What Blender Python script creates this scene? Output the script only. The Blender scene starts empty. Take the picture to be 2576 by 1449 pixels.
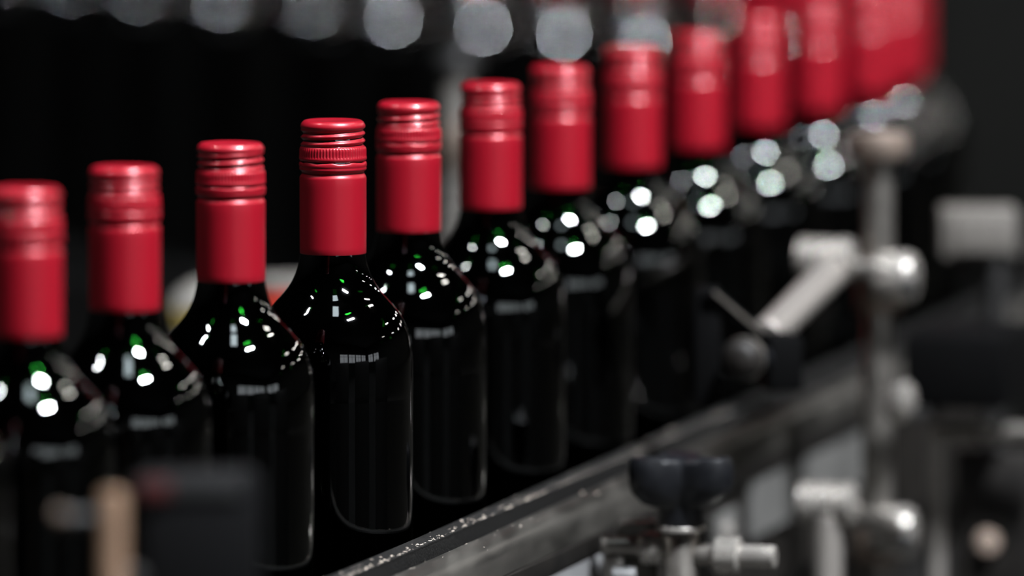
import bpy, bmesh, math, random
from mathutils import Vector, Matrix
random.seed(7)
PI = math.pi
SC = bpy.context.scene
COL = SC.collection
ZB = 0.9                      # height of the conveyor belt above the hall floor (m)

def P(x, y, z):               # bottling-line millimetres (z above the belt) -> world metres
    return Vector((x / 1000.0, y / 1000.0, ZB + z / 1000.0))

# ------------------------------------------------------------------ camera, world, exposure
cam_d = bpy.data.cameras.new('camera')
cam = bpy.data.objects.new('camera', cam_d)
COL.objects.link(cam)
cam.location = P(0, 0, 575)
PITCH = math.atan((724.5 + 1245.0) / 21000.0)
cam.rotation_euler = (PI / 2 - PITCH, 0, 0)
cam_d.sensor_width = 36.0
cam_d.lens = 21000.0 / 2576.0 * 36.0
cam_d.clip_start = 0.2
cam_d.clip_end = 200
cam_d.dof.use_dof = True
cam_d.dof.focus_distance = 3.722
cam_d.dof.aperture_fstop = 4.1
SC.camera = cam

w = bpy.data.worlds.new('hall_air')
SC.world = w
w.use_nodes = True
w.node_tree.nodes['Background'].inputs[0].default_value = (0.5, 0.55, 0.6, 1)
w.node_tree.nodes['Background'].inputs[1].default_value = 0.0

SC.view_settings.view_transform = 'Standard'
SC.view_settings.look = 'None'
SC.view_settings.gamma = 1.0
SC.view_settings.use_curve_mapping = False
SC.view_settings.exposure = 0.5
cy = SC.cycles
cy.use_denoising = True
cy.max_bounces = 8
cy.transmission_bounces = 6
cy.glossy_bounces = 4
cy.diffuse_bounces = 3
cy.caustics_refractive = False
cy.caustics_reflective = False
cy.blur_glossy = 0.0
cy.sample_clamp_indirect = 12.0

LAMP_MAIN = 1450.0             # radiance of the high-bay lamp right of the line
LAMP_LEFT = 330.0
LAMP_ROW = 60.0
SKYLIGHT = 8.0
BAY_LIGHT = 1.9

# ------------------------------------------------------------------ materials
def mat(name, color, rough=0.5, metal=0.0, **kw):
    m = bpy.data.materials.new(name)
    m.use_nodes = True
    nt = m.node_tree
    b = nt.nodes['Principled BSDF']
    b.inputs['Base Color'].default_value = (*color, 1)
    b.inputs['Roughness'].default_value = rough
    b.inputs['Metallic'].default_value = metal
    for k, v in kw.items():
        b.inputs[k.replace('_', ' ')].default_value = v
    return m

def vary(m, scale=60.0, amount=0.35, rough=0.12, bump=0.0, stretch=(1, 1, 1), detail=6):
    """colour and gloss wander with a noise in object space, plus fine relief"""
    nt = m.node_tree
    b = nt.nodes['Principled BSDF']
    base = tuple(b.inputs['Base Color'].default_value)
    r0 = b.inputs['Roughness'].default_value
    tc = nt.nodes.new('ShaderNodeTexCoord')
    mp = nt.nodes.new('ShaderNodeMapping')
    mp.inputs['Scale'].default_value = stretch
    nt.links.new(tc.outputs['Object'], mp.inputs['Vector'])
    n = nt.nodes.new('ShaderNodeTexNoise')
    n.inputs['Scale'].default_value = scale
    n.inputs['Detail'].default_value = detail
    nt.links.new(mp.outputs['Vector'], n.inputs['Vector'])
    cr = nt.nodes.new('ShaderNodeValToRGB')
    cr.color_ramp.elements[0].position = 0.3
    cr.color_ramp.elements[1].position = 0.7
    cr.color_ramp.elements[0].color = (*[c * (1 - amount) for c in base[:3]], 1)
    cr.color_ramp.elements[1].color = (*[min(1, c * (1 + amount)) for c in base[:3]], 1)
    nt.links.new(n.outputs['Fac'], cr.inputs['Fac'])
    nt.links.new(cr.outputs['Color'], b.inputs['Base Color'])
    mr = nt.nodes.new('ShaderNodeMapRange')
    mr.inputs['To Min'].default_value = max(0.02, r0 - rough)
    mr.inputs['To Max'].default_value = min(1, r0 + rough)
    nt.links.new(n.outputs['Fac'], mr.inputs['Value'])
    nt.links.new(mr.outputs['Result'], b.inputs['Roughness'])
    if bump:
        bp = nt.nodes.new('ShaderNodeBump')
        bp.inputs['Strength'].default_value = bump
        bp.inputs['Distance'].default_value = 0.001
        nt.links.new(n.outputs['Fac'], bp.inputs['Height'])
        nt.links.new(bp.outputs['Normal'], b.inputs['Normal'])
    return m

def emit(name, color, strength):
    m = bpy.data.materials.new(name)
    m.use_nodes = True
    nt = m.node_tree
    b = nt.nodes['Principled BSDF']
    b.inputs['Base Color'].default_value = (0.8, 0.8, 0.8, 1)
    b.inputs['Emission Color'].default_value = (*color, 1)
    b.inputs['Emission Strength'].default_value = strength
    return m

M = {}
M['cap'] = mat('red_lacquered_aluminium', (0.29, 0.0022, 0.0115), 0.40, 0.25, Coat_Weight=0.5, Coat_Roughness=0.12)
M['skirt'] = mat('red_satin_aluminium', (0.29, 0.0022, 0.0115), 0.40, 0.25, Coat_Weight=0.25, Coat_Roughness=0.18)
def glass_mat(name, rough, tint=(0.035, 0.14, 0.040), ior=1.52):
    """very dark green bottle glass: Fresnel mix of a clear reflection and a strongly tinted refraction"""
    m = bpy.data.materials.new(name)
    m.use_nodes = True
    nt = m.node_tree
    for n in list(nt.nodes): nt.nodes.remove(n)
    out = nt.nodes.new('ShaderNodeOutputMaterial')
    mix = nt.nodes.new('ShaderNodeMixShader')
    fr = nt.nodes.new('ShaderNodeFresnel'); fr.inputs['IOR'].default_value = ior
    gl = nt.nodes.new('ShaderNodeBsdfGlossy'); gl.inputs['Roughness'].default_value = rough
    gl.inputs['Color'].default_value = (1, 1, 1, 1)
    rf = nt.nodes.new('ShaderNodeBsdfRefraction'); rf.inputs['IOR'].default_value = ior
    rf.inputs['Roughness'].default_value = 0.0
    rf.inputs['Color'].default_value = (*tint, 1)
    nt.links.new(fr.outputs[0], mix.inputs[0])
    nt.links.new(rf.outputs[0], mix.inputs[1])
    nt.links.new(gl.outputs[0], mix.inputs[2])
    nt.links.new(mix.outputs[0], out.inputs['Surface'])
    return m
M['glass'] = glass_mat('dark_green_glass', 0.03)
M['glass_far'] = glass_mat('black_green_glass', 0.05, (0.0, 0.0, 0.0), 1.8)
M['wine'] = mat('red_wine', (0.004, 0.0015, 0.002), 0.04, 0.0, Specular_IOR_Level=0.5)
M['steel'] = vary(mat('brushed_stainless', (0.27, 0.25, 0.225), 0.32, 0.85), 90, 0.25, 0.12)
M['bright'] = vary(mat('bright_zinc_steel', (0.46, 0.43, 0.39), 0.26, 0.7), 90, 0.15, 0.08)
M['rail_steel'] = vary(mat('worn_rail_steel', (0.085, 0.08, 0.071), 0.38, 0.75), 70, 0.6, 0.16, 0.25, (1, 0.15, 1))
M['rail_dark'] = vary(mat('grimy_dark_plastic', (0.0065, 0.0052, 0.004), 0.55, 0.0, Specular_IOR_Level=0.3), 60, 0.5, 0.15, 0.2)
M['strip'] = vary(mat('black_wear_strip_plastic', (0.0045, 0.0043, 0.004), 0.6, 0.0, Specular_IOR_Level=0.25), 900, 0.9, 0.2, 0.4)
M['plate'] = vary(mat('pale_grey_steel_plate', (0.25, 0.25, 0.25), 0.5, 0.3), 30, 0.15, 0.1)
M['plate_shaded'] = vary(mat('shaded_grey_steel_plate', (0.145, 0.142, 0.134), 0.5, 0.3), 30, 0.2, 0.1)  # guard plate steel again, weaker light painted in as a darker colour
M['satin'] = mat('satin_steel_rod', (0.30, 0.275, 0.25), 0.42, 0.6)
M['black'] = vary(mat('black_moulded_plastic', (0.0042, 0.0046, 0.0058), 0.38, 0.0, Specular_IOR_Level=0.35), 200, 0.2, 0.08)
M['matt_black'] = mat('matt_black_housing', (0.0012, 0.0012, 0.0013), 0.7, 0.0, Specular_IOR_Level=0.06)
M['dark_grey'] = mat('dark_grey_plastic', (0.0030, 0.0030, 0.0033), 0.65, 0.0, Specular_IOR_Level=0.1)
M['brass'] = vary(mat('tarnished_brass_rod', (0.20, 0.125, 0.080), 0.45, 0.5), 60, 0.2, 0.1)
M['dull_brass'] = mat('dull_brass', (0.06, 0.04, 0.026), 0.6, 0.3)
M['rust'] = vary(mat('rust_tinged_steel', (0.20, 0.155, 0.125), 0.45, 0.6), 50, 0.4, 0.12)
M['dust'] = mat('pale_dust', (0.36, 0.31, 0.26), 0.9)
M['red_label'] = mat('dull_red_label', (0.05, 0.006, 0.006), 0.5)
M['beige'] = mat('beige_enamel', (0.11, 0.10, 0.088), 0.55)
M['olive'] = vary(mat('dark_olive_panel', (0.0050, 0.0049, 0.0038), 0.6, 0.0, Specular_IOR_Level=0.15), 4, 0.3, 0.1)
M['dark_frame'] = vary(mat('dark_machine_frame', (0.009, 0.0085, 0.008), 0.55), 20, 0.3, 0.1)
M['belt'] = vary(mat('black_slat_belt', (0.012, 0.012, 0.012), 0.6), 120, 0.3, 0.1)
M['tin'] = mat('off_white_tin', (0.15, 0.14, 0.125), 0.5)
M['yellow'] = mat('yellow_label', (0.27, 0.20, 0.055), 0.5)
M['orange'] = mat('red_orange_label', (0.34, 0.022, 0.010), 0.5)
M['floor'] = vary(mat('dark_sealed_concrete', (0.022, 0.021, 0.019), 0.7), 1.5, 0.3, 0.15, 0.1)
M['wall'] = vary(mat('grey_wall_panel', (0.05, 0.05, 0.048), 0.7), 1.0, 0.15, 0.1)
M['ceiling'] = mat('dark_roof_sheet', (0.03, 0.03, 0.03), 0.8)
M['beam'] = mat('dark_steel_beam', (0.012, 0.012, 0.012), 0.5)
M['housing'] = mat('lamp_housing_grey', (0.10, 0.10, 0.10), 0.5)
M['lamp_main'] = emit('lamp_diffuser_cool', (0.90, 0.94, 1.0), LAMP_MAIN)
M['lamp_left'] = emit('lamp_diffuser_left', (0.93, 0.97, 1.0), LAMP_LEFT)
M['lamp_row'] = emit('lamp_diffuser_row', (1.0, 0.96, 0.91), LAMP_ROW)
M['skylight'] = emit('skylight_sheet', (0.80, 0.93, 1.0), SKYLIGHT)
M['daylight'] = emit('daylit_bay_pane', (0.88, 0.93, 1.0), BAY_LIGHT)

# ------------------------------------------------------------------ mesh helpers (mm in, metres out)
class MB:
    """collects shapes (given in local millimetres) into one mesh"""
    def __init__(self):
        self.v = []; self.f = []
    def add(self, vs, fs):
        n = len(self.v)
        self.v += [tuple(c / 1000.0 for c in p) for p in vs]
        self.f += [tuple(i + n for i in q) for q in fs]
        return self
    def box(self, c, s, bev=0.0, rot=0.0):
        """bevelled box: centre, size, bevel, turn about z"""
        x, y, z = [d / 2 for d in s]
        b = min(bev, x * .9, y * .9, z * .9)
        bm = bmesh.new()
        bmesh.ops.create_cube(bm, size=1)
        for q in bm.verts:
            q.co = Vector((q.co.x * s[0], q.co.y * s[1], q.co.z * s[2]))
        if b > 0:
            bmesh.ops.bevel(bm, geom=list(bm.edges), offset=b, segments=2, affect='EDGES', profile=0.6)
        R = Matrix.Rotation(rot, 3, 'Z')
        bm.verts.index_update()
        vs = [tuple(R @ q.co + Vector(c)) for q in bm.verts]
        fs = [tuple(q.index for q in f.verts) for f in bm.faces]
        bm.free()
        return self.add(vs, fs)
    def lathe(self, prof, seg=32, org=(0, 0, 0), axis=(0, 0, 1), fn=None):
        """prof: (radius, height) pairs along axis from org; fn(r,z,theta)->(r,z)"""
        a = Vector(axis).normalized()
        t = Vector((0, 0, 1)) if abs(a.z) < 0.9 else Vector((1, 0, 0))
        u = a.cross(t).normalized(); v = a.cross(u)
        if abs(a.z) > 0.9:
            u, v = Vector((1, 0, 0)), Vector((0, 1, 0))
        o = Vector(org)
        vs = []; fs = []; rings = []
        for (r, z) in prof:
            if r < 1e-6:
                rings.append([len(vs)]); vs.append(tuple(o + a * z)); continue
            ring = []
            for k in range(seg):
                th = 2 * PI * k / seg
                rr, zz = fn(r, z, th) if fn else (r, z)
                ring.append(len(vs))
                vs.append(tuple(o + a * zz + (u * math.cos(th) + v * math.sin(th)) * rr))
            rings.append(ring)
        for A, B in zip(rings, rings[1:]):
            if len(A) == 1 and len(B) == 1: continue
            for k in range(seg):
                k2 = (k + 1) % seg
                if len(A) == 1: fs.append((A[0], B[k2], B[k]))
                elif len(B) == 1: fs.append((A[k], A[k2], B[0]))
                else: fs.append((A[k], A[k2], B[k2], B[k]))
        return self.add(vs, fs)
    def rod(self, a, b, r, seg=20, bev=0.6):
        a, b = Vector(a), Vector(b)
        L = (b - a).length
        bev = min(bev, r * .5, L * .3)
        return self.lathe([(0, 0), (r - bev, 0), (r, bev), (r, L - bev), (r - bev, L), (0, L)], seg, a, b - a)
    def sweep(self, path, section, closed=True):
        """section: (w, z) points; w to the right of the path (plan view), z up"""
        n = len(section); vs = []; fs = []
        for i, p in enumerate(path):
            a = Vector(path[max(0, i - 1)]); c = Vector(path[min(len(path) - 1, i + 1)])
            d = (c - a).normalized(); nr = Vector((d.y, -d.x))
            for (ww, zz) in section:
                vs.append((p[0] + nr.x * ww, p[1] + nr.y * ww, zz))
        for i in range(len(path) - 1):
            for k in range(n if closed else n - 1):
                k2 = (k + 1) % n
                fs.append((i * n + k, i * n + k2, (i + 1) * n + k2, (i + 1) * n + k))
        if closed:
            fs.append(tuple(range(n - 1, -1, -1)))
            fs.append(tuple((len(path) - 1) * n + k for k in range(n)))
        return self.add(vs, fs)
    def mesh(self, name, material, smooth=True, angle=40):
        me = bpy.data.meshes.new(name)
        me.from_pydata(self.v, [], self.f)
        bm = bmesh.new(); bm.from_mesh(me)
        bmesh.ops.recalc_face_normals(bm, faces=bm.faces)
        bm.to_mesh(me); bm.free()
        me.materials.append(material)
        if smooth:
            me.shade_smooth()
            me.set_sharp_from_angle(angle=math.radians(angle))
        return me
    def build(self, name, material, parent=None, loc=None, label=None, smooth=True, angle=40):
        o = bpy.data.objects.new(name, self.mesh(name, material, smooth, angle))
        COL.objects.link(o)
        if parent: o.parent = parent
        if loc is not None: o.location = loc
        if label: o['label'] = label
        return o

def thing(name, label, cat, loc=(0, 0, 0), group=None):
    o = bpy.data.objects.new(name, None)
    COL.objects.link(o)
    o.empty_display_size = 0.05
    o.location = loc
    o['label'] = label; o['category'] = cat
    if group: o['group'] = group
    return o

def tag(o, label, cat, group=None):
    o['label'] = label; o['category'] = cat
    if group: o['group'] = group
    return o

def structure(o):
    o['kind'] = 'structure'
    return o

def smooth_path(pts, n=8):
    out = []
    P4 = [pts[0]] + list(pts) + [pts[-1]]
    for i in range(1, len(P4) - 2):
        p0, p1, p2, p3 = [Vector(q) for q in P4[i - 1:i + 3]]
        for k in range(n):
            t = k / n
            out.append(tuple(0.5 * (2 * p1 + (p2 - p0) * t + (2 * p0 - 5 * p1 + 4 * p2 - p3) * t * t + (3 * p1 - p0 - 3 * p2 + p3) * t ** 3)))
    out.append(tuple(pts[-1]))
    return out

# ------------------------------------------------------------------ hall
HX0, HX1, HY0, HY1, HZ = -9.0, 14.0, -8.0, 26.0, 5.3
def shell(name, c, s, m):
    b = MB().box([q * 1000 for q in c], [q * 1000 for q in s])
    return structure(b.build(name, m, smooth=False))
shell('floor', ((HX0 + HX1) / 2, (HY0 + HY1) / 2, -0.1), (HX1 - HX0 + .4, HY1 - HY0 + .4, 0.2), M['floor'])
shell('ceiling', ((HX0 + HX1) / 2, (HY0 + HY1) / 2, HZ + 0.1), (HX1 - HX0 + .4, HY1 - HY0 + .4, 0.2), M['ceiling'])
shell('wall_left', (HX0 - 0.1, (HY0 + HY1) / 2, HZ / 2), (0.2, HY1 - HY0, HZ), M['wall'])
shell('wall_right', (HX1 + 0.1, (HY0 + HY1) / 2, HZ / 2), (0.2, HY1 - HY0, HZ), M['wall'])
shell('wall_front', ((HX0 + HX1) / 2, HY1 + 0.1, HZ / 2), (HX1 - HX0 + .4, 0.2, HZ), M['wall'])
shell('wall_back', ((HX0 + HX1) / 2, HY0 - 0.1, HZ / 2), (HX1 - HX0 + .4, 0.2, HZ), M['wall'])

# daylit high windows in the walls behind the camera and to its right (seen mirrored in the bottle shoulders)
def high_window(n, loc, rz):
    fr = MB()
    for dx in (-1250, 0, 1250):
        fr.box((dx, 60, 0), (90 if dx else 60, 120, 1700))
    for dz in (-850, 300, 850):
        fr.box((0, 60, dz), (2590, 110, 70))
    wd = structure(fr.build('window_%d' % n, M['beam'], loc=loc, smooth=False))
    wd.rotation_euler = (0, 0, rz)
    for zc, zz in ((-275, 1110), (575, 500)):
        for dx in (-620, 620):
            MB().box((dx, 30, zc), (1180, 20, zz)).build('pane', M['daylight'], wd, smooth=False)
for k, x in enumerate((3.4, 6.2, 9.0, 11.8)):
    high_window(k + 1, (x, HY0, 2.2), 0)
for k, y in enumerate((-5.5, -2.5)):
    high_window(k + 5, (HX1, y, 2.2), PI / 2)
def lamp(x, y, z, lx, ly, m, label, group=None, rz=0.0):
    t = thing('ceiling_lamp', label, 'lamp', (x, y, z), group)
    t.rotation_euler = (0, 0, rz)
    h = MB().box((0, 0, 45), (lx + 60, ly + 60, 70), 6)
    h.build('lamp_housing', M['housing'], t, smooth=False)
    MB().box((0, 0, 3), (lx, ly, 10), 2).build('diffuser', m, t, smooth=False)
    L = max(lx, ly) * .4
    for q in (-L, L):
        p = (q, 0) if lx > ly else (0, q)
        MB().rod((*p, 80), (*p, (HZ - z) * 1000), 4, 8).build('hanger_rod', M['housing'], t)
    return t
lamp(1.55, 2.25, ZB + 4.0, 780, 180, M['lamp_main'], 'bright high bay strip lamp right of the bottle line', rz=0.9)
lamp(-2.22, 3.47, ZB + 4.0, 420, 90, M['lamp_left'], 'short strip lamp left of the bottle line', rz=0.1)
lamp(3.0, 5.3, ZB + 4.0, 900, 90, M['lamp_row'], 'strip lamp beyond the far end of the bottle line', rz=1.2)
for k, (x, y) in enumerate(((6.5, 6.0), (6.5, 10.0), (6.5, 14.0), (6.5, 18.0), (10.5, 3.0), (10.5, 7.5), (10.5, 12.0), (10.5, 16.5), (10.5, 21.0))):
    lamp(x, y, ZB + 4.0, 120, 1000, M['lamp_row'], 'ceiling strip lamp %s in the %s lamp row over the hall' % (('first', 'second', 'third', 'fourth', 'fifth')[k if k < 4 else k - 4], 'inner' if k < 4 else 'outer'), 'hall lamp rows')
sk = MB().box((0, 0, -15), (500, 700, 20)).build('window_7', M['skylight'], loc=(0.16, 2.6, HZ), smooth=False)
structure(sk)

# ------------------------------------------------------------------ paths
def line_x(y): return -80.3 + 0.277 * (y - 3574.0)
RAIL = [(line_x(y), y) for y in (2500, 2900, 3300, 3574, 3855, 4104, 4521, 4760)] + \
       [(288, 4905), (318, 5060), (318, 5220), (296, 5380), (262, 5540), (220, 5680)]
MAIN = [(-232, 3236), (-197, 3366), (-162, 3477), (-122, 3607), (-80.5, 3741), (-47.8, 3857), (-10.2, 3983), (23.8, 4103),
        (61.3, 4237), (97, 4362), (133.5, 4516), (170, 4640), (204, 4776), (227, 4892)]
TURN = [(236, 5010), (232, 5125), (217, 5245), (196, 5362), (176, 5480), (158, 5592)]
BACK = [(139, 5690), (86, 5765), (31, 5835), (-26, 5918), (-91, 6018), (-151, 6130), (-222, 6245), (-290, 6362), (-347, 6462), (-412, 6570)]
CENTRE = smooth_path([(-420, 2700)] + MAIN[::2] + TURN[::2] + BACK[::3] + [(-700, 7050)], 6)

# conveyor under the bottles
conv = thing('conveyor', 'dark conveyor bed that carries the row of wine bottles', 'conveyor', (0, 0, ZB))
MB().sweep(CENTRE, [(-42, 0), (42, 0), (42, -6), (-42, -6)]).build('belt', M['belt'], conv)
for s in (-1, 1):
    MB().sweep(CENTRE, [(s * 44, -3), (s * 52, -3), (s * 52, -90), (s * 44, -90)]).build('side_frame', M['dark_frame'], conv)
for i in (4, 26, 46, 64, 82):
    p = CENTRE[min(i, len(CENTRE) - 2)]
    MB().box((p[0], p[1], -50), (84, 30, 24)).box((p[0], p[1], -474), (40, 40, 838), 3).box((p[0], p[1], -896), (110, 110, 8)).build('leg', M['dark_frame'], conv)

# near guide rail: black wear strip, steel lip, convex steel bar and grimy lower profile
rail = thing('guide_rail', 'worn steel guide rail with a dusty black wear strip beside the bottles', 'rail', (0, 0, ZB))
RP = smooth_path(RAIL, 6)
MB().sweep(RP, [(0.8, 115), (7.6, 115), (8.4, 114.4), (8.4, 74), (0, 74), (0, 114.2)]).build('wear_strip', M['strip'], rail)
MB().sweep(RP, [(8.5, 114.6), (9.8, 114.8), (10.2, 114.4), (10.2, 113.6), (8.5, 113.6)]).build('edge_lip', M['strip'], rail)
MB().sweep(RP, [(8.5, 113.5), (10.1, 113.5), (10.1, 94), (8.5, 94)]).build('backing_bar', M['strip'], rail)
sec = [(11.4, 94)] + [(20.6 - 9.2 * math.cos(a), 101.8 + 9.0 * math.sin(a)) for a in [PI * k / 14 for k in range(0, 15)]] + [(29.8, 94)]
MB().sweep(RP, sec).build('rail_bar', M['rail_steel'], rail)
MB().sweep(RP, [(10.5, 93.5), (30, 93.5), (30.5, 93), (29.5, 85), (28.5, 83), (10.5, 83)]).build('lower_profile', M['rail_dark'], rail)
# dust and shavings lying on the strip and on the bar
d = MB()
for k in range(520):
    y = 3540 + 700 * random.random() ** 1.3
    bi = random.random()
    ww, zz = (random.gauss(8.8, 0.9), 115.0) if bi < 0.78 else ((random.uniform(0.5, 7), 115.0) if bi < 0.90 else (random.gauss(20.6, 3), 0))
    if zz == 0: zz = 101.8 + 9.0 * math.sqrt(max(0, 1 - ((ww - 20.6) / 9.2) ** 2)) - 0.05
    elif ww > 8: zz = 114.7; ww = min(ww, 10.2)
    ww = max(0.4, min(30.5, ww))
    x = line_x(y) + ww * 0.9637; yy = y - ww * 0.267
    s = random.uniform(0.12, 0.45) * (2.0 if random.random() < 0.06 else 1)
    h = s * random.uniform(0.4, 1.0)
    a = random.random() * PI
    e = random.uniform(1, 3.2)
    ca, sa = math.cos(a) * s * e, math.sin(a) * s * e
    d.add([(x - ca, yy - sa, zz), (x + sa / e, yy - ca / e, zz), (x + ca, yy + sa, zz), (x - sa / e, yy + ca / e, zz), (x, yy, zz + h)],
          [(0, 1, 4), (1, 2, 4), (2, 3, 4), (3, 0, 4), (3, 2, 1, 0)])
du = d.build('dust_flecks', M['dust'], rail, smooth=False)
du['kind'] = 'stuff'

# far-side guide rail
far = thing('guide_rail', 'black guide rail on the far side of the bottle row', 'rail', (0, 0, ZB))
FP = smooth_path([(line_x(y) - 107, y) for y in (2500, 3000, 3500, 4000, 4500, 4760)] + [(166, 4905), (172, 5060), (150, 5300), (100, 5560)], 6)
MB().sweep(FP, [(0, 112), (-8, 112), (-8, 74), (0, 74)]).build('wear_strip', M['strip'], far)
MB().sweep(FP, [(-9, 108), (-24, 108), (-24, 84), (-9, 84)]).build('rail_bar', M['rail_steel'], far)

# pale guard plate under the near rail, in lengths with dark gaps between them
guard = thing('side_guard', 'pale grey steel guard plate under the near guide rail', 'guard', (0, 0, ZB))
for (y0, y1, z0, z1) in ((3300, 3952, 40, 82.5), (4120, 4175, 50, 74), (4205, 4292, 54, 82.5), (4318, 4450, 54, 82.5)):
    MB().sweep([(line_x(y), y) for y in (y0, y1)], [(26, z1), (28.5, z1), (28.5, z0), (26, z0)]).build('guard_plate', M['plate'] if y0 < 3500 else M['plate_shaded'], guard)
MB().sweep([(line_x(y), y) for y in (3200, 4800)], [(23.5, 82.6), (25.8, 82.6), (25.8, 24), (23.5, 24)]).build('backing_strip', M['rail_dark'], guard)
for y in (4150, 4470):
    MB().lathe([(0, 0), (4.5, 0), (5, 0.8), (5, 3), (4, 4), (0, 4)], 16, (line_x(y) + 28.5 * 0.9637, y - 28.5 * 0.267, 64), (0.9637, -0.267, 0)).build('bolt_head', M['bright'], guard)

# ------------------------------------------------------------------ bottles
GP = [(0, 12), (14, 10), (24, 4), (30, 0.6), (33.0, 0), (35.0, 1.2), (36.0, 4), (36.2, 8), (36.0, 30), (36.12, 171), (36.15, 175.5), (36.24, 178), (36.26, 185),
      (36.2, 190), (36.05, 194), (35.65, 198), (35.0, 201.5), (34.1, 205), (32.9, 208), (31.4, 211), (29.6, 213.7), (27.7, 216), (25.7, 218.3), (23.7, 220.4),
      (21.8, 222.6), (20.2, 224.8), (18.8, 227), (17.6, 229.3), (16.6, 231.8), (15.8, 234.5), (15.2, 237.2), (14.8, 240), (14.5, 243), (14.0, 250), (13.8, 270)]
GP2 = GP + [(13.4, 292), (12.6, 296), (0, 296)]
def refine(prof, n=3):
    pts = smooth_path(prof, n)
    return [(max(0, r), z) for r, z in pts]
glass_me = MB().lathe([(0, 12)] + refine(GP[1:], 3) + GP2[-3:], 96).mesh('bottle_glass', M['glass'], angle=60)
WP = [(0, 16), (20, 14), (31, 6), (33.2, 9), (33.3, 185), (33.1, 191), (32.4, 197), (31.2, 202.5), (29.2, 207.5), (26.6, 212), (23.6, 216), (20.2, 219.5), (17.2, 223), (14.8, 226.5),
      (12.8, 230), (11.3, 234), (10.4, 238), (9.9, 243), (9.7, 250), (0, 250)]
wine_me = MB().lathe(WP[:3] + refine(WP[3:-1], 2) + [WP[-1]], 64).mesh('wine', M['wine'], angle=60)
# screw cap: rolled thread, milled band; th=0 is +x
capz = [297.2 - 0.33 * k for k in range(1, 28)]
CP = [(0, 299.75), (11.4, 299.75), (11.9, 300), (12.5, 300), (13.2, 299.65), (13.8, 299.1), (14.25, 298.4), (14.5, 297.8), (14.6, 297.3)]
CP += [(14.0, z) for z in capz]                       # thread zone 296.9 .. 287.9, radius set in capfn
CP += [(14.45, 288.05), (14.7, 287.8), (14.9, 287.5), (15.02, 287.1), (15.05, 286.7), (15.05, 286.2), (15.06, 285.4), (15.07, 284.6), (15.08, 284.0), (15.1, 283.6), (15.2, 283.2), (15.2, 282.7), (15.05, 282.2), (14.7, 281.85), (14.2, 281.7)]
def capfn(r, z, th):
    if 288.2 < z < 297.0:
        zz = z - 3.3 * ((th + PI / 2) % (2 * PI)) / (2 * PI)
        a = max(0, min(1, (296.6 - z) / 1.2)) * min(1, (z - 288.0) / 0.9)
        ph = (zz - 293.2) / 3.3
        rr = 13.9 + 0.60 * math.cos(2 * PI * ph)
        end = (14.15 + 0.40 * max(0, min(1, (z - 295.6) / 1.4))) if z > 292 else 14.3
        return rr * a + end * (1 - a), z
    if 283.5 < z < 287.95:
        a = min(1, (287.95 - z) / 0.4, (z - 283.5) / 0.3)
        c = 0.5 + 0.5 * math.cos(64 * th)
        return r - 0.36 * a * (c ** 1.5), z
    return r, z
cap_me = MB().lathe(CP, 384, fn=capfn).mesh('screw_cap', M['cap'], angle=70)
SP = [(14.0, 281.3), (14.45, 281.3), (14.8, 281.15), (15.05, 280.8), (15.2, 280.3), (15.22, 279.8), (15.1, 279.3), (14.95, 279.0), (15.05, 278.6), (15.1, 278.2), (15.0, 277.8), (14.6, 277.4), (14.15, 277.0),
      (13.95, 276.6), (13.95, 276.2), (14.3, 275.5), (14.7, 274.9), (14.95, 274.4), (15.02, 273.8), (15.0, 270), (15.0, 255), (14.95, 243), (14.92, 240.3), (14.8, 240.0), (14.5, 240.05), (14.45, 244), (14.2, 262)]
def skfn(r, z, th):
    if z > 280.4:
        c = math.cos(8 * th + 0.6) + 0.3 * math.sin(19 * th)
        return r + 0.12 * c * (z - 280.4), z + 0.22 * c * (z - 280.4)
    return r, z
skirt_me = MB().lathe(SP, 192, fn=skfn).mesh('cap_skirt', M['skirt'], angle=60)
glass_far_me = glass_me.copy()
glass_far_me.materials.clear(); glass_far_me.materials.append(M['glass_far'])

def bottle(x, y, label, group, rz=0.0, tilt=(0, 0), gl=None):
    t = thing('wine_bottle', label, 'bottle', P(x, y, 0), group)
    t.rotation_euler = (tilt[0], tilt[1], rz)
    for nm, me in (('bottle_glass', gl or glass_me), ('wine', wine_me), ('screw_cap', cap_me), ('cap_skirt', skirt_me)):
        o = bpy.data.objects.new(nm, me)
        COL.objects.link(o); o.parent = t
    return t
ordl = ['first', 'second', 'third', 'fourth', 'fifth', 'sixth', 'seventh', 'eighth', 'ninth', 'tenth', 'eleventh', 'twelfth', 'thirteenth']
special = {3: 'wine bottle in sharp focus with crisp ribbed red screw cap', 0: 'blurred wine bottle cut off by the left edge of the photo',
           12: 'most distant red capped wine bottle of the near row, behind the tall post'}
for i, (x, y) in enumerate(MAIN):
    k = i - 1
    if k < 0: lab = 'nearest wine bottle, just a sliver of glass at the left edge'
    elif k in special: lab = special[k]
    elif k < 3: lab = ('red capped wine bottle directly left of the sharply focused bottle' if k == 2 else 'red capped wine bottle second to the left of the sharply focused bottle')
    else: lab = 'red capped wine bottle, %s to the right of the sharply focused bottle' % ordl[k - 4]
    bottle(x, y, lab, 'near row of red capped wine bottles', rz=(0.0 if k == 3 else random.uniform(0, 6.28)))
tl = ['first', 'second', 'third', 'fourth', 'fifth', 'sixth']
for k, (x, y) in enumerate(TURN):
    bottle(x, y, 'wine bottle in the bend of the line, %s past the near row' % tl[k], 'wine bottles in the bend of the line', random.uniform(0, 6.28), gl=glass_far_me)
for k, (x, y) in enumerate(BACK):
    bottle(x, y, 'very blurred wine bottle in the back row, %s from its right end' % ordl[k], 'back row of wine bottles', random.uniform(0, 6.28), gl=glass_far_me)

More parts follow.
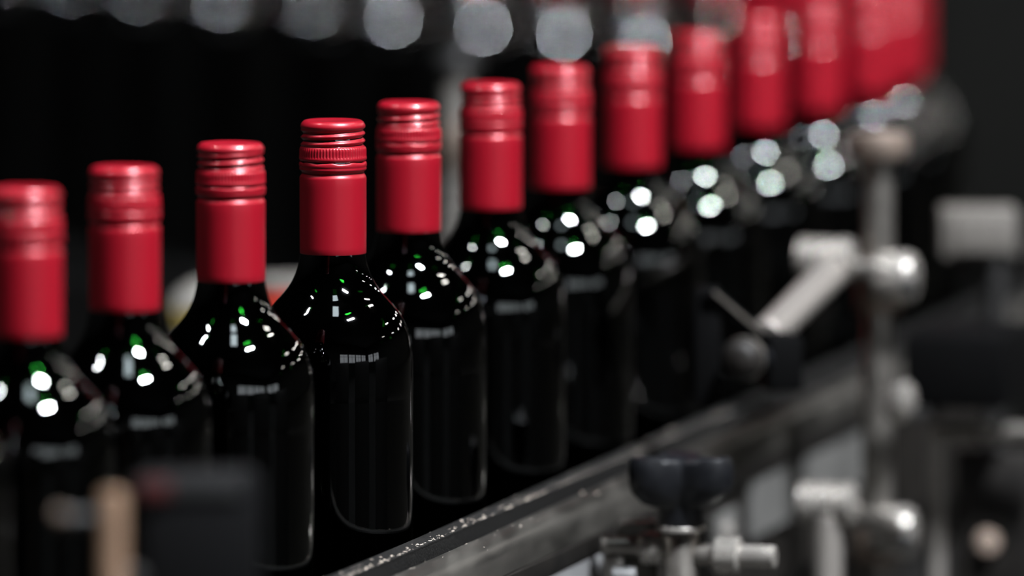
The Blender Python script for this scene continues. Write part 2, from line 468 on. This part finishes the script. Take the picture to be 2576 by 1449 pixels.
# ------------------------------------------------------------------ black wing-knob clamp beside the rail
ck = thing('rail_clamp', 'steel rail clamp with a black three lobed wing knob', 'clamp', P(79, 3880, -900))
def K(x, y, z): return (x - 79, y - 3880, z + 900)
def lobed(scale_z):
    m = MB()
    rows = [(0.0, 99.7), (0.70, 99.7), (0.70, 108), (0.74, 110.5), (0.84, 113), (0.95, 116), (1.0, 120.5), (1.0, 126), (0.985, 128.5), (0.94, 130.6), (0.86, 131.2), (0.6, 129), (0.3, 126.5), (0.0, 126)]
    seg = 72
    vs = []; fs = []
    for (q, z) in rows:
        for k in range(seg):
            th = 2 * PI * k / seg
            lobe = 0.5 + 0.5 * math.cos(3 * (th - math.radians(90)))
            out = 13.5 + 13.5 * lobe ** 0.9
            r = q * out if z > 109 else q * 15.0
            zz = z + (1.6 * lobe * (1 - 0.5 * math.sin(th)) if z > 128 else 0)
            vs.append((r * math.cos(th), r * math.sin(th), zz + 900))
    for i in range(len(rows) - 1):
        for k in range(seg):
            k2 = (k + 1) % seg
            fs.append((i * seg + k, i * seg + k2, (i + 1) * seg + k2, (i + 1) * seg + k))
    return m.add(vs, fs)
lobed(1).build('wing_knob', M['black'], ck)
MB().lathe([(0, 0), (11.2, 0), (11.8, 0.6), (11.8, 2.0), (11.2, 2.6), (0, 2.6)], 32, K(79, 3880, 97)).build('washer', M['bright'], ck)
MB().lathe([(0, 0), (8.4, 0), (8.4, 900), (8.4, 994.5), (7.8, 995.4), (0, 995.4)], 32).build('post', M['steel'], ck)
MB().lathe([(0, 0), (40, 0), (40, 8), (12, 12), (0, 12)], 32).build('base_flange', M['dark_frame'], ck)
nx, ny = 0.9637, -0.267
m = MB().rod(K(87 - 1, 3878, 86), K(87 + 9, 3875.5, 86), 5.2)
m.build('rod_boss', M['steel'], ck)
MB().rod(K(95, 3876, 86), K(107, 3872.6, 86), 9.0, 28, 1.2).build('collar', M['bright'], ck)
MB().rod(K(106, 3872.8, 86), K(123, 3868, 86), 5.6, 24, 0.8).build('rod', M['bright'], ck)
MB().rod(K(42, 3886.5, 89), K(63, 3884.6, 89), 4.6, 20).build('rod', M['steel'], ck)
MB().rod(K(60, 3884.9, 88), K(72, 3883, 88), 7.5, 24, 1.2).build('boss', M['bright'], ck)
MB().box(K(48, 3888, 62), (9, 12, 46), 2.5).build('rail_bracket', M['steel'], ck)
MB().rod(K(47, 3882, 76), K(58, 3881, 76), 4.0, 16).build('bracket_pin', M['plate'], ck)
MB().box(K(59, 3905, 82), (20, 16, 34), 3).build('mount_block', M['rail_steel'], ck)

# ------------------------------------------------------------------ tall stand with two cross clamps, diagonal rod and lever
st = thing('clamp_stand', 'tall steel post with cross clamps and a diagonal rod beside the rail', 'stand', P(186.3, 4230, -900))
def S(x, y, z):
    k = 4230.0 / 4450.0
    return (x * k - 186.3, y * k - 4230, 575 - (575 - z) * k + 900)
MB().lathe([(0, 0), (8.2, 0), (7.8, 1147), (0, 1147)], 32).build('post', M['steel'], st)
MB().lathe([(0, 0), (35, 0), (35, 8), (12, 12), (0, 12)], 32).build('base_flange', M['dark_frame'], st)
MB().lathe([(0, 1143), (10, 1143), (14.6, 1145), (15.5, 1147), (15.5, 1155), (14.6, 1157), (6, 1158), (0, 1158)], 36).build('post_cap', M['rust'], st)
def ribbed(x, y, z, r, L):
    prof = [(0, 0)]
    n = 3
    for k in range(n):
        a = k * L / n
        prof += [(r - 1.6, a), (r, a + 1.2), (r + 0.5, a + L / n / 2), (r, a + L / n - 1.2), (r - 1.6, a + L / n)]
    prof += [(0, L)]
    return MB().lathe(prof, 32, S(x, y, z), (nx, ny, 0))
for (nx0, ny0, nz0, dz) in ((153, 4446, 174, 164), (150, 4340, 55, 27)):
    ribbed(nx0, ny0, nz0, 10.5, 29).build('ribbed_nut', M['bright'], st)
    MB().rod(S(nx0 + 26, ny0 - 7, nz0 - 4), S(206, 4432, dz + 2), 6.0).build('cross_rod', M['steel'], st)
    MB().lathe([(0, -11), (9, -11), (12.5, -9), (13.5, -6), (13.5, 6), (12.5, 9), (9, 11), (0, 11)], 32, S(205, 4440, dz), (nx, ny, 0)).build('clamp_collar', M['bright'], st)
    MB().lathe([(0, -14), (11.5, -14), (12.5, -12), (12.5, 12), (11.5, 14), (0, 14)], 32, S(196, 4450, dz - 4), (0, 0, 1)).build('clamp_sleeve', M['rust'], st)
    MB().rod(S(209, 4432, dz - 3), S(211, 4424, dz - 4), 5, 6, 0.8).build('set_screw', M['dark_frame'], st)
MB().rod(S(170, 4428, 168), S(131, 4288, 147), 8.4, 28).build('diagonal_rod', M['satin'], st)
MB().rod(S(165, 4333, 50), S(165, 4325, -120), 7.6, 28).build('drop_rod', M['satin'], st)
MB().box(S(138, 4276, 136), (18, 22, 28), 3, 0.28).build('clamp_block', M['matt_black'], st)
MB().rod(S(128, 4262, 149), S(99, 4250, 175), 4.2, 14, 1.5).build('lever_arm', M['matt_black'], st)
MB().rod(S(103, 4246.5, 174.6), S(128, 4257.5, 152.3), 0.9, 8, 0.3).build('lever_edge', M['steel'], st)
MB().lathe([(0, -9), (6, -8.5), (9, -6), (10.2, -2), (10.2, 2), (9, 6), (6, 8.5), (0, 9)], 32, S(118, 4240, 141), (-0.3, -0.95, 0)).build('clamp_knob', M['rail_dark'], st)
MB().lathe([(9.7, -5.5), (10.6, -3.5), (10.6, -1), (10.2, 0)], 32, S(118, 4240, 141), (-0.3, -0.95, 0)).build('knob_ring', M['steel'], st)
MB().rod(S(118, 4250, 141), S(134, 4272, 138), 5, 16).build('knob_stem', M['black'], st)
MB().box(S(100, 4257, 146), (13, 12, 58), 2.5).build('guide_arm', M['matt_black'], st)
MB().box(S(113, 4262, 146), (20, 8, 10), 2).build('guide_arm_link', M['matt_black'], st)

# ------------------------------------------------------------------ second post with dark motor housing
s2 = thing('sensor_stand', 'slim steel post with a black box housing on the right', 'stand', P(220.2, 4300, -900))
def Q(x, y, z):
    k = 4300.0 / 4540.0
    return (x * k - 220.2, y * k - 4300, 575 - (575 - z) * k + 900)
MB().lathe([(0, 0), (4.6, 0), (4.6, 1001), (0, 1001)], 24).build('post', M['satin'], s2)
MB().lathe([(0, 0), (35, 0), (35, 8), (12, 12), (0, 12)], 32).build('base_flange', M['dark_frame'], s2)
MB().box(Q(252, 4545, 107), (54, 90, 38), 4, -0.27).build('motor_housing', M['matt_black'], s2)
MB().rod(Q(233, 4538, 70), Q(296, 4528, 71), 5.0).build('cross_rod', M['steel'], s2)
MB().lathe([(0, -4), (4.5, -3.6), (5.5, -1.5), (5.5, 2), (4.5, 4), (0, 4.4)], 24, Q(258, 4527, 73), (-0.1, -1, 0.2)).build('bolt_head', M['bright'], s2)
MB().lathe([(0, -10), (5, -9), (7.6, -4), (8, 0), (7.2, 6), (4.5, 11), (0, 13)], 24, Q(208, 4440, 96), (0.1, -0.2, 1)).build('ball_knob', M['bright'], s2)
MB().rod(Q(208, 4440, 88), Q(232, 4540, 82), 3.2, 12).build('knob_rod', M['dark_frame'], s2)
MB().box(Q(276, 4560, 16), (62, 12, 80), 3).build('cover_panel', M['rail_dark'], s2)
MB().lathe([(0, -3), (5, -2.5), (7, 0), (6, 4), (0, 5)], 24, Q(261, 4550, 8), (0, -1, 0.2)).build('bolt_head', M['rust'], s2)

# beige box further along the line
jb = thing('junction_box', 'pale beige box on a dark post, right of the tall steel post', 'box', P(246.6, 4400, -900))
MB().box((0, 0, 1092.5), (40, 34, 25.5), 2.5).build('box_body', M['beige'], jb)
MB().box((2, -18, 1092.5), (31, 3, 19), 1).build('box_lid', M['beige'], jb)
MB().lathe([(0, 0), (6, 0), (6, 1083), (0, 1083)], 20, (12, 42, 0)).build('post', M['dark_frame'], jb)
MB().rod((12, 42, 1079), (6, 12, 1085), 4, 12).build('box_arm', M['dark_frame'], jb)
MB().lathe([(0, 0), (40, 0), (40, 8), (0, 8)], 24, (12, 42, 0)).build('base_flange', M['dark_frame'], jb)

# foreground stand at the lower left, far out of focus
fg = thing('foreground_stand', 'very blurred brown rod in the left foreground', 'stand', P(-147, 3050, -900))
MB().lathe([(0, 0), (5.2, 0), (5.2, 1112), (4, 1114), (0, 1114)], 24).build('rod', M['brass'], fg)
MB().lathe([(0, 0), (35, 0), (35, 8), (0, 8)], 24).build('base_flange', M['dark_frame'], fg)
MB().lathe([(0, -4), (2.6, -3.6), (3.2, -1), (3.2, 2), (2.4, 4), (0, 4.6)], 20, (-19, -4, 1105), (0, -1, 0.5)).build('bolt_head', M['dull_brass'], fg)
MB().rod((-21, 0, 1104), (0, 0, 1104), 3, 12).build('cross_rod', M['dark_frame'], fg)
hb = MB().box((31, 32, 1084), (44, 30, 68), 4, 0.1).build('housing', M['dark_grey'], fg, label='dark grey plastic box beside the brown rod')
MB().box((27, 16.5, 1113.5), (40, 2, 8), 0.5, 0.1).build('top_band', M['beam'], fg)
MB().box((15, 14.4, 1113), (11, 1.4, 7), 0.4, 0.1).build('red_label', M['red_label'], fg)
MB().rod((0, 2, 1080), (10, 22, 1080), 4, 12).build('housing_arm', M['dark_frame'], fg)

# post on the far side of the line
bp = thing('rail_post', 'blurred grey steel post standing behind the bottle row', 'post', P(-31, 4750, -900))
MB().lathe([(0, 0), (7.6, 0), (7.6, 1160), (0, 1160)], 24).build('post', M['bright'], bp)
MB().lathe([(0, 1152), (11, 1152), (13, 1155), (13, 1162), (11, 1165), (0, 1165)], 28).build('post_cap', M['dark_frame'], bp)
MB().lathe([(0, 1098), (9, 1098), (10, 1100), (10, 1122), (9, 1124), (0, 1124)], 28).build('clamp_sleeve', M['rust'], bp)
MB().lathe([(0, 0), (35, 0), (35, 8), (0, 8)], 24).build('base_flange', M['dark_frame'], bp)

# tin standing on a cabinet behind the near row
cb = thing('tool_cabinet', 'low dark cabinet behind the bottle row', 'cabinet', P(-149, 4410, -900))
MB().box((0, 0, 485), (180, 160, 970), 4).build('body', M['dark_frame'], cb)
MB().box((0, 0, 975), (190, 170, 10), 2).build('worktop', M['dark_frame'], cb)
MB().box((0, -82, 480), (164, 6, 900), 2).build('door', M['dark_frame'], cb)
def patch(a0, a1, z0, z1, r):
    m = MB(); vs = []; fs = []; n = 16
    for k in range(n + 1):
        a = math.radians(a0 + (a1 - a0) * k / n)
        for (rr, z) in ((r, z0), (r, z1), (r - 0.7, z1), (r - 0.7, z0)):
            vs.append((rr * math.cos(a), rr * math.sin(a), z))
    for k in range(n):
        for j in range(4):
            fs.append((k * 4 + j, k * 4 + (j + 1) % 4, k * 4 + 4 + (j + 1) % 4, k * 4 + 4 + j))
    return m.add(vs, fs)
tn = thing('plastic_bottle', 'off white squat bottle with a yellow label between two wine bottles', 'bottle', P(-161.5, 4395, 80))
MB().lathe([(0, 0), (21, 0), (22, 1), (22, 69), (20.8, 74.5), (17.5, 79.5), (13, 83.5), (9, 86), (7, 87), (0, 87)], 40).build('body', M['tin'], tn)
patch(165, 300, 62, 73, 22.5).build('yellow_label', M['yellow'], tn)
rt = thing('red_tin', 'red orange tin with a cream lid, left of the sharply focused bottle', 'tin', P(-112, 4400, 80))
MB().lathe([(0, 0), (25, 0), (26, 1), (26, 82), (25.5, 83), (0, 83)], 40).build('body', M['orange'], rt)
MB().lathe([(0, 83), (25.6, 83), (26.2, 83.6), (26.2, 86.6), (25.4, 87.5), (0, 87.5)], 40).build('lid', M['tin'], rt)

# dark machine cabinets beyond the line
def cabinet(x, y, wx, wy, h, label):
    t = thing('machine_cabinet', label, 'cabinet', (x, y, 0))
    MB().box((0, 0, h / 2 + 40), (wx, wy, h - 80), 12).build('body', M['olive'], t)
    MB().box((0, 0, 40), (wx - 80, wy - 80, 80)).build('plinth', M['dark_frame'], t)
    for s in (-1, 1):
        MB().box((s * wx * .245, -wy / 2 - 9, h / 2 + 40), (wx * .47, 18, h - 200), 5).build('door', M['olive'], t)
    return t
cabinet(1.15, 9.2, 1500, 800, 1750, 'dark olive machine cabinet filling the right background')
cabinet(-1.2, 9.8, 2600, 800, 1500, 'dark machine cabinet behind the back row of bottles')
for k, (x, y, rz) in enumerate(((2.9, 0.6, 0.9), (4.1, 2.6, 1.3), (1.2, -1.2, 0.4))):  # unseen blocks added to keep wall and floor out of the bottle reflections
    t = thing('reflection_blocker', 'added dark pallet shaped block that darkens the bottle reflections, %s from the camera' % ('second', 'third', 'first')[k], 'pallet', (x, y, 0), 'added reflection blockers')
    t.rotation_euler = (0, 0, rz)
    MB().box((0, 0, 690), (1500, 900, 1080), 60).build('blocker_load', M['dark_frame'], t)
    MB().box((0, 0, 130), (1500, 900, 30), 2).build('deck', M['beam'], t)
    for dx in (-680, 0, 680):
        MB().box((dx, 0, 57), (120, 900, 114), 2).build('bearer', M['beam'], t)
